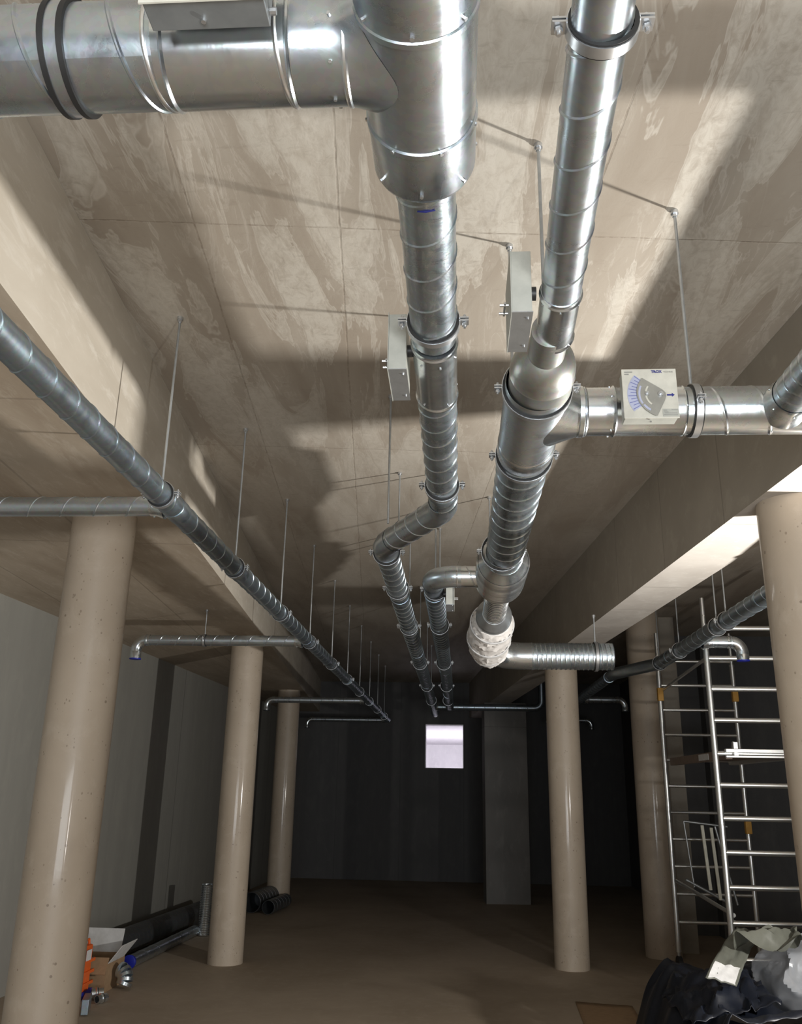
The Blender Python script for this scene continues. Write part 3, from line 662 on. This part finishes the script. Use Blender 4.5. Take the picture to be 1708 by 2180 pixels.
for i, y in enumerate((5.3, 6.55, 8.6, 10.6, 12.4)):
    hanger(-.14, y, ZA, RA+.003, '%s rod hanger on the inner far duct' % ORDN[i], bolts=i < 4, group='rod hangers on the inner far duct')
t = thing('branch_duct', (.5, 13.3, ZA), 'dark horizontal duct in front of the far wall ending in an upturned elbow', 'duct')
spiral((-.30, 13.32, ZA-.01), (1.15, 13.32, ZA-.01), .05, .16, seg=24).build('spiral_pipe', 'dark_steel', t)
pts = elbow_pts((1.15, 13.32, ZA-.01), (1, 0, 0), (0, 0, 1), .11, 8)
m = MB(); m.sweep(pts+[(1.26, 13.32, CEIL-.001)], .05, 24, (True, True)); m.build('riser', 'dark_steel', t)
m = MB(); m.lathe((-.30, 13.32, ZA-.01), (-1, 0, 0), [(0, .05), (.01, .054), (.03, .054), (.03, .001)], 24); m.build('end_cap', 'bright', t)

# ------------------------------------------------------------------ right bay duct
XB = 1.858; ZB = 2.745; RBB = .056
t = thing('ventilation_duct', (XB, 6, ZB), 'spiral duct in the right bay sloping past the scaffold tower with a small dogleg', 'duct')
spiral((XB, 2.8, ZB), (XB, 8.15, ZB), RBB, .16, seg=32).build('spiral_pipe', 'dark_steel', t)
m = MB(); m.sweep([(XB, 8.08, ZB), (XB, 8.18, ZB), (XB-.05, 8.28, ZB), (1.62, 8.78, ZB), (1.58, 8.9, ZB), (1.575, 9.02, ZB)], RBB+.002, 28, (False, False)); m.build('offset_pipe', 'dark_steel', t)
spiral((1.575, 8.98, ZB), (1.575, 15.4, ZB), RBB-.004, .16, seg=24).build('spiral_pipe', 'dark_steel', t)
for y in (5.3, 7.7, 9.2): collar((XB if y < 8.2 else 1.575, y, ZB), (0, 1, 0), RBB, .06, .003).build('coupling', 'dark_steel', t)
for i, y in enumerate((3.6, 4.8, 6.02, 6.25, 7.35, 8.1)):
    hanger(XB, y, ZB, RBB+.002, '%s rod hanger on the right bay duct' % ORDN[i], bolts=i in (2, 4), group='rod hangers on the right bay duct')
branch(6.86, XB+RBB, 2.215, 2.738, .045, 'short bright branch duct with blue capped elbow in front of the scaffold tower', drop=.10)
branch(11.9-.45, 1.575+RBB, 2.15, 2.74, .040, 'thin branch duct with downturned elbow in the dark beside the rear right column', cap='dark')
branch(15.0, 1.575+RBB, 2.24, 2.745, .038, 'farthest small branch duct with elbow, right of the central round column', cap='dark')

# ------------------------------------------------------------------ scaffold tower
t = thing('scaffold_tower', (2.4, 8.05, 0), 'narrow aluminium mobile scaffold tower standing in the right bay', 'scaffold')
S = {'a': Vector((2.005, 7.1, 0)), 'b': Vector((2.755, 7.1, 0)), 'c': Vector((2.045, 9.0, 0)), 'd': Vector((2.785, 9.0, 0))}
rs = .024
for k, p in S.items():
    top = {'a': 2.80, 'b': 2.80, 'c': 2.84, 'd': 2.84}[k]
    m = MB(); m.cyl(p+Vector((0, 0, .2)), p+Vector((0, 0, top)), rs, 20); m.cyl(p+Vector((0, 0, top)), p+Vector((0, 0, top+.02)), rs+.003, 20)
    for z in (1.16, 1.36, 1.39): m.cyl(p+Vector((0, 0, z)), p+Vector((0, 0, z+.008)), rs+.002, 20)
    m.build('standard', 'alu', t)
    m = MB(); m.cyl(p+Vector((0, 0, top)), p+Vector((0, 0, top+.34)), rs-.006, 16)
    for z in (.05, .12, .19): m.cyl(p+Vector((0, -rs+.006, top+z)), p+Vector((0, -rs-.002, top+z)), .006, 8)
    m.build('spigot', 'alu', t)
    m = MB(); m.cyl(p+Vector((0, 0, .16)), p+Vector((0, 0, .24)), .016, 12); m.build('adjuster_leg', 'zinc', t)
    m = MB(); m.lathe(p+Vector((-.02, 0, .085)), (1, 0, 0), [(0, .03), (0, .08), (.006, .085), (.034, .085), (.04, .08), (.04, .03)], 28); m.build('castor', 'black', t)
RZ = [.21+.2437*i for i in range(12)]
for (a, b) in (('a', 'b'), ('c', 'd')):
    for i, z in enumerate(RZ):
        if i == 0: continue
        if a == 'a' and i == 7: z = 1.905
        m = MB(); m.cyl(S[a]+Vector((0, 0, z)), S[b]+Vector((0, 0, z)), .0205 if a == 'a' else .0155, 16); m.build('rung', 'alu', t)
for k, z in (('c', 2.555), ('d', 2.555), ('d', 1.31), ):
    m = MB(); p = S[k]; m.box(p+Vector((0, -.012, z)), (.056, .056, .13)); m.build('locking_clip', 'amber', t, smooth=False, bevel=.006)
def brace(p, q, r=.014, nm='brace'):
    m = MB(); m.cyl(p, q, r, 12); m.build(nm, 'alu', t)
    return
brace(S['c']+Vector((.03, -.02, 2.60)), S['a']+Vector((.02, .06, 2.66)))
brace(Vector((2.05, 8.9, .82)), Vector((2.06, 7.2, .74)), .016)
# triangular gate of thin tubes between the frames
for k, (x0, z0, x1, z1) in enumerate(((2.235, 1.33, 2.265, .78), (2.315, 1.31, 2.345, .70))):
    m = MB(); m.box((((x0+x1)/2), 8.55, (z0+z1)/2), (.026, .02, z0-z1), mat=Matrix.Rotation(math.atan2(x1-x0, z0-z1), 3, 'Y').inverted())
    tag(m.build('wooden_batten', 'stick', smooth=False, bevel=.002), '%s of two cream battens hanging inside the scaffold tower' % ('left' if k == 0 else 'right'), 'batten')
hk = thing('hook_rail', (2.25, 8.55, .75), 'dark thin hook rail carrying the two cream battens inside the scaffold tower', 'rail')
m = MB(); m.cyl((2.08, 8.58, 1.36), (2.47, 8.58, 1.32), .011, 10); m.cyl((2.08, 8.58, 1.36), (2.13, 8.58, .80), .008, 10); m.build('upper_rail', 'rod', hk)
m = MB(); m.cyl((2.06, 8.58, .86), (2.45, 8.58, .66), .013, 10); m.cyl((2.36, 8.58, 1.32), (2.50, 8.58, .66), .011, 10); m.build('lower_rail', 'rod', hk)
# platform
m = MB(); m.box((2.40, 7.06, 1.925), (.66, .05, .03)); m.box((2.40, 7.06, 1.882), (.66, .04, .018)); m.build('deck_beam', 'alu', t, smooth=False, bevel=.004)
m = MB(); m.box((2.115, 8.05, 1.90), (.05, 1.86, .07)); m.build('deck_beam', 'wood', t, smooth=False, bevel=.004)
m = MB(); m.box((2.68, 8.05, 1.90), (.05, 1.86, .05)); m.build('deck_beam', 'alu', t, smooth=False, bevel=.004)
m = MB(); m.box((2.40, 8.05, 1.918), (.52, 1.84, .014)); m.build('deck_board', 'wood', t, smooth=False)
m = MB(); m.box((2.15, 7.07, 1.94), (.03, .05, .10)); m.cyl((2.15, 7.09, 1.99), (2.15, 7.13, 1.95), .012, 8); m.build('deck_hook', 'alu', t, smooth=False)
m = MB(); m.box((2.087, 7.75, 1.90), (.004, .30, .05)); m.build('sticker', 'cardw', t, smooth=False)

# ------------------------------------------------------------------ ducts on the floor at the left
t = thing('loose_duct', (-3.2, 9, 0), 'thick dark spiral duct lying on the floor along the left wall', 'duct')
spiral((-3.33, 8.2, .125), (-3.13, 11.5, .125), .122, .10, .0018, seg=36).build('spiral_pipe', 'floorduct', t)
m = MB(); m.lathe((-3.33, 8.2, .125), (.0605, .998, 0), [(0, .122), (0, .118), (.3, .117)], 32, (False, True)); m.build('inner_wall', 'pipe_shade', t)
t = thing('loose_duct', (-2.95, 9, 0), 'thinner straight duct with a blue cap lying beside the thick floor duct', 'duct')
spiral((-2.985, 8.50, .058), (-2.93, 10.35, .058), .054, .3, .002, seg=28).build('spiral_pipe', 'steel', t)
m = MB(); m.lathe((-2.985, 8.50, .058), (-.03, -1, 0), [(-.02, .056), (.0, .060), (.012, .060), (.015, .055), (.015, .001)], 28); m.build('end_cap', 'blue', t)['label'] = 'blue plastic end cap'
t = thing('flexible_duct', (-2.83, 10.4, 0), 'bright corrugated flexible duct standing upright left of the second column', 'duct')
prof = []
for i in range(60): prof.append((.005+i*.0088, .066+(.004 if i % 2 else 0)))
m = MB(); m.lathe((-2.84, 10.4, 0), (.0, .0, 1), prof+[(.53, .062), (.45, .061)], 32); m.build('corrugated_tube', 'bright', t)
for (x, y, r, L, lb) in ((-2.74, 12.25, .125, .9, 'larger open dark duct lying behind the second left column'), (-2.49, 12.15, .085, .8, 'smaller open duct lying between second and third left columns')):
    t = thing('loose_duct', (x, y, 0), lb, 'duct')
    d_ = Vector((.10, 1, 0)).normalized()
    spiral(Vector((x, y, r+.005)), Vector((x, y, r+.005))+d_*L, r, .137, seg=32).build('spiral_pipe', 'floorduct', t)
    m = MB(); m.lathe((x, y, r+.005), d_, [(0, r), (0, r-.004), (.5, r-.005)], 32, (False, True)); m.build('inner_wall', 'pipe_shade', t)

# ------------------------------------------------------------------ cardboard box with fittings
BX, BY = -3.02, 7.75
t = thing('cardboard_box', (BX, BY, 0), 'open brown cardboard box with white inner flaps behind the big left column', 'box')
m = MB()
for (cx_, cy_, sx, sy) in ((0, -.2, .36, .006), (0, .2, .36, .006), (-.18, 0, .006, .4), (.18, 0, .006, .4)):
    m.box((BX+cx_, BY+cy_, .115), (sx, sy, .23))
m.box((BX, BY, .004), (.36, .4, .008)); m.build('box_body', 'card', t, smooth=False)
m = MB(); m.box((BX-.02, BY+.23, .315), (.32, .005, .19), mat=Matrix.Rotation(RAD(-18), 3, 'X')); m.build('flap', 'cardw', t, smooth=False)['label'] = 'raised white flap'
m = MB(); m.box((BX+.235, BY+.0, .275), (.005, .34, .17), mat=Matrix.Rotation(RAD(38), 3, 'Y')); m.build('flap', 'cardw', t, smooth=False)['label'] = 'white side flap'
m = MB(); m.box((BX+.05, BY-.235, .20), (.3, .005, .13), mat=Matrix.Rotation(RAD(150), 3, 'X')); m.build('flap', 'card', t, smooth=False)
t = thing('plastic_crate', (-3.05, 7.36, 0), 'bright orange plastic case with white sticker partly hidden by the big column', 'case')
m = MB(); m.box((-3.02, 7.32, .21), (.20, .24, .33)); m.build('case_body', 'orange', t, smooth=False, bevel=.012)
m = MB()
for z in (.10, .18, .26): m.box((-2.915, 7.36, z), (.014, .24, .022))
m.build('rib', 'orange', t, smooth=False)
m = MB(); m.box((-2.905, 7.33, .31), (.005, .09, .075)); m.build('sticker', 'cardw', t, smooth=False)['label'] = 'white sticker'
m = MB(); m.box((-3.02, 7.36, .025), (.22, .28, .05)); m.build('case_foot', 'blue', t, smooth=False, bevel=.006)
m = MB(); m.sweep([(-2.95, 7.3, .375), (-2.95, 7.31, .41), (-2.95, 7.41, .41), (-2.95, 7.42, .375)], .010, 10); m.build('handle', 'orange', t)
t = thing('duct_elbow', (-2.74, 7.62, 0), 'segmented steel duct elbow lying against the cardboard box', 'elbow')
pts = [Vector((-2.78, 7.72, .10))+Vector((.06*sin(a), -.02*a, .07*cos(a)-.03)) for a in [i*.42 for i in range(6)]]
for i in range(5):
    a_ = pts[i]; b_ = pts[i+1]; m = MB(); m.sweep([a_, a_+(b_-a_)*.1, b_-(b_-a_)*.1, b_], [.058, .064, .064, .058], 24, (i == 0, i == 4)); m.build('segment', 'steel', t)
def fitting(x, y, lb, r=.038, rz=.5):
    t = thing('pipe_fitting', (x, y, 0), lb, 'fitting')
    d_ = Vector((cos(rz), sin(rz), 0)); c_ = Vector((x, y, r+.006))-d_*.05
    m = MB(); m.lathe(c_, d_, [(0, r*.8), (0, r), (.03, r), (.035, r+.006), (.045, r+.006), (.05, r), (.09, r), (.09, r*.8), (.01, r*.78)], 28, (False, False)); sl = m.build('sleeve', 'bright', t)
    m = MB(); m.lathe(c_+d_*.04, d_, [(0, r+.004), (.012, r+.004)], 28); m.build('gasket', 'rubber', sl)
fitting(-2.80, 7.33, 'small bright pipe coupling on the floor left of the steel elbow'); fitting(-2.72, 7.22, 'smallest shiny coupling on the floor nearest the camera by the box', .03, 1.1)
t = thing('metal_offcut', (-2.72, 6.9, 0), 'dull grey sheet metal offcut on the floor beside the foot of the big column', 'offcut')
m = MB(); m.box((-2.72, 6.92, .06), (.05, .22, .10), .3, ); m.build('folded_sheet', 'dark_steel', t, smooth=False, bevel=.004)

# ------------------------------------------------------------------ plastic heap at the lower right
def cloth(name, mat, fn, label, cat, nu=50, nv=36, thick=.004):
    m = MB(); m.grid(fn, nu, nv); o = m.build(name, mat, base=fn(.5, .5))
    md = o.modifiers.new('s', 'SOLIDIFY'); md.thickness = thick
    return tag(o, label, cat)
def nz(x, y, s=1, k=0): return noise.noise(Vector((x*s+k, y*s-k, k*1.7)))
def tarp1(u, v):
    x = 1.16+u*1.9+.06*nz(u, v, 6, 3)+.05*v; y = 5.2+v*1.80+.06*nz(u, v, 5, 9)
    k = min(1, u*(7+3*nz(u, v, 8, 2))+.02)**.8*min(1, (1-v)*12+.02)
    h = .565*k*(.88+.3*nz(u, v, 3.5, 1)) + k*(.045*nz(u, v, 11, 5)+.022*nz(u, v, 26, 7))
    dd_ = ((x-2.18)**2+(y-5.95)**2)/.16
    if dd_ < 1: h = min(h, .53-.30*math.sqrt(1-dd_))
    return (x, y, max(.012, h))
cloth('plastic_tarp', 'tarp', tarp1, 'dark blue-black plastic sheeting heaped on the floor at the lower right corner', 'tarp', 90, 80)
def tarp2(u, v):
    x = 1.30+u*.50+.05*nz(u, v, 6, 13); y = 5.55+v*.75+.05*nz(u, v, 5, 19)
    h = .47+.12*sin(u*2.6)*sin(v*3.0)+.05*nz(u, v, 7, 11)+.02*nz(u, v, 18, 4)-.10*(1-u)**2
    return (x, y, h)
cloth('plastic_tarp', 'tarp', tarp2, 'crumpled black plastic flap curling up over the dark heap', 'tarp', 40, 40)
t = thing('plastic_bag', (2.15, 5.9, .45), 'big clear crumpled plastic bag with silvery contents at the lower right edge', 'bag')
def blob(c, rad, seg, amp, k, zflat=None):
    def f(u, v):
        a = 2*pi*u; b = pi*v-pi/2; d = Vector((cos(a)*cos(b), sin(a)*cos(b), sin(b)))
        cr = 1-abs(noise.noise(d*1.7+Vector((0, k, 0))))*2
        s_ = 1+amp*.6*noise.noise(d*1.3+Vector((k, 0, 0)))+amp*.55*cr*cr*(.5+.5*cr)+amp*.14*noise.noise(d*4)
        return (c[0]+d.x*rad[0]*s_, c[1]+d.y*rad[1]*s_, c[2]+d.z*rad[2]*s_)
    m = MB(); m.grid(f, seg, seg//2); return m
blob((2.18, 5.95, .53), (.33, .26, .24), 110, .27, 3.3).build('bag_skin', 'bag', t)
blob((2.18, 5.97, .49), (.27, .20, .19), 60, .30, 5).build('contents', 'bagfill', t)
def neck(u, v):
    a = 2*pi*u; r = .03+.11*v**1.5; return (2.02-.20*v+.02*nz(u, v, 9, 2)+r*cos(a)*1.4, 5.85-.1*v+r*sin(a)*.6, .80+.03*sin(v*4)+.025*nz(u, v, 8, 6)+r*.35*sin(a*3+v*3))
MB().grid(neck, 36, 10).build('bag_neck', 'strip', t)
def strip(u, v):
    c = Vector((1.80, 6.0, .80)).lerp(Vector((1.49, 5.58, .58)), v); s_ = Vector((.13, -.05, -.02)).lerp(Vector((.17, .0, -.04)), v)
    p = c+s_*(u-.5); p.z += .012*nz(u, v*2, 5, 2)+.025*sin(v*3.1); return tuple(p)
o = cloth('plastic_strip', 'strip', strip, 'milky plastic strip sloping down from the clear bag over the black heap', 'plastic strip', 12, 24, .003)
t = thing('paper_label', (1.56, 5.6, .6), 'white paper sheet stuck at the lower end of the milky plastic strip', 'paper')
def lab(u, v):
    p = Vector(strip(.08+.86*u, .76+.23*v)); p.z += .006; return tuple(p)
MB().grid(lab, 8, 8).build('sheet', 'cardw', t)
def cardf(u, v):
    x = .88+u*.42+.05*v; y = 6.55+v*1.25-u*.15; return (x, y, .006+.014*u*v+.004*nz(u, v, 5))
cloth('cardboard_sheet', 'card', cardf, 'flat brown cardboard sheet on the floor left of the black heap', 'cardboard', 12, 12, .005)
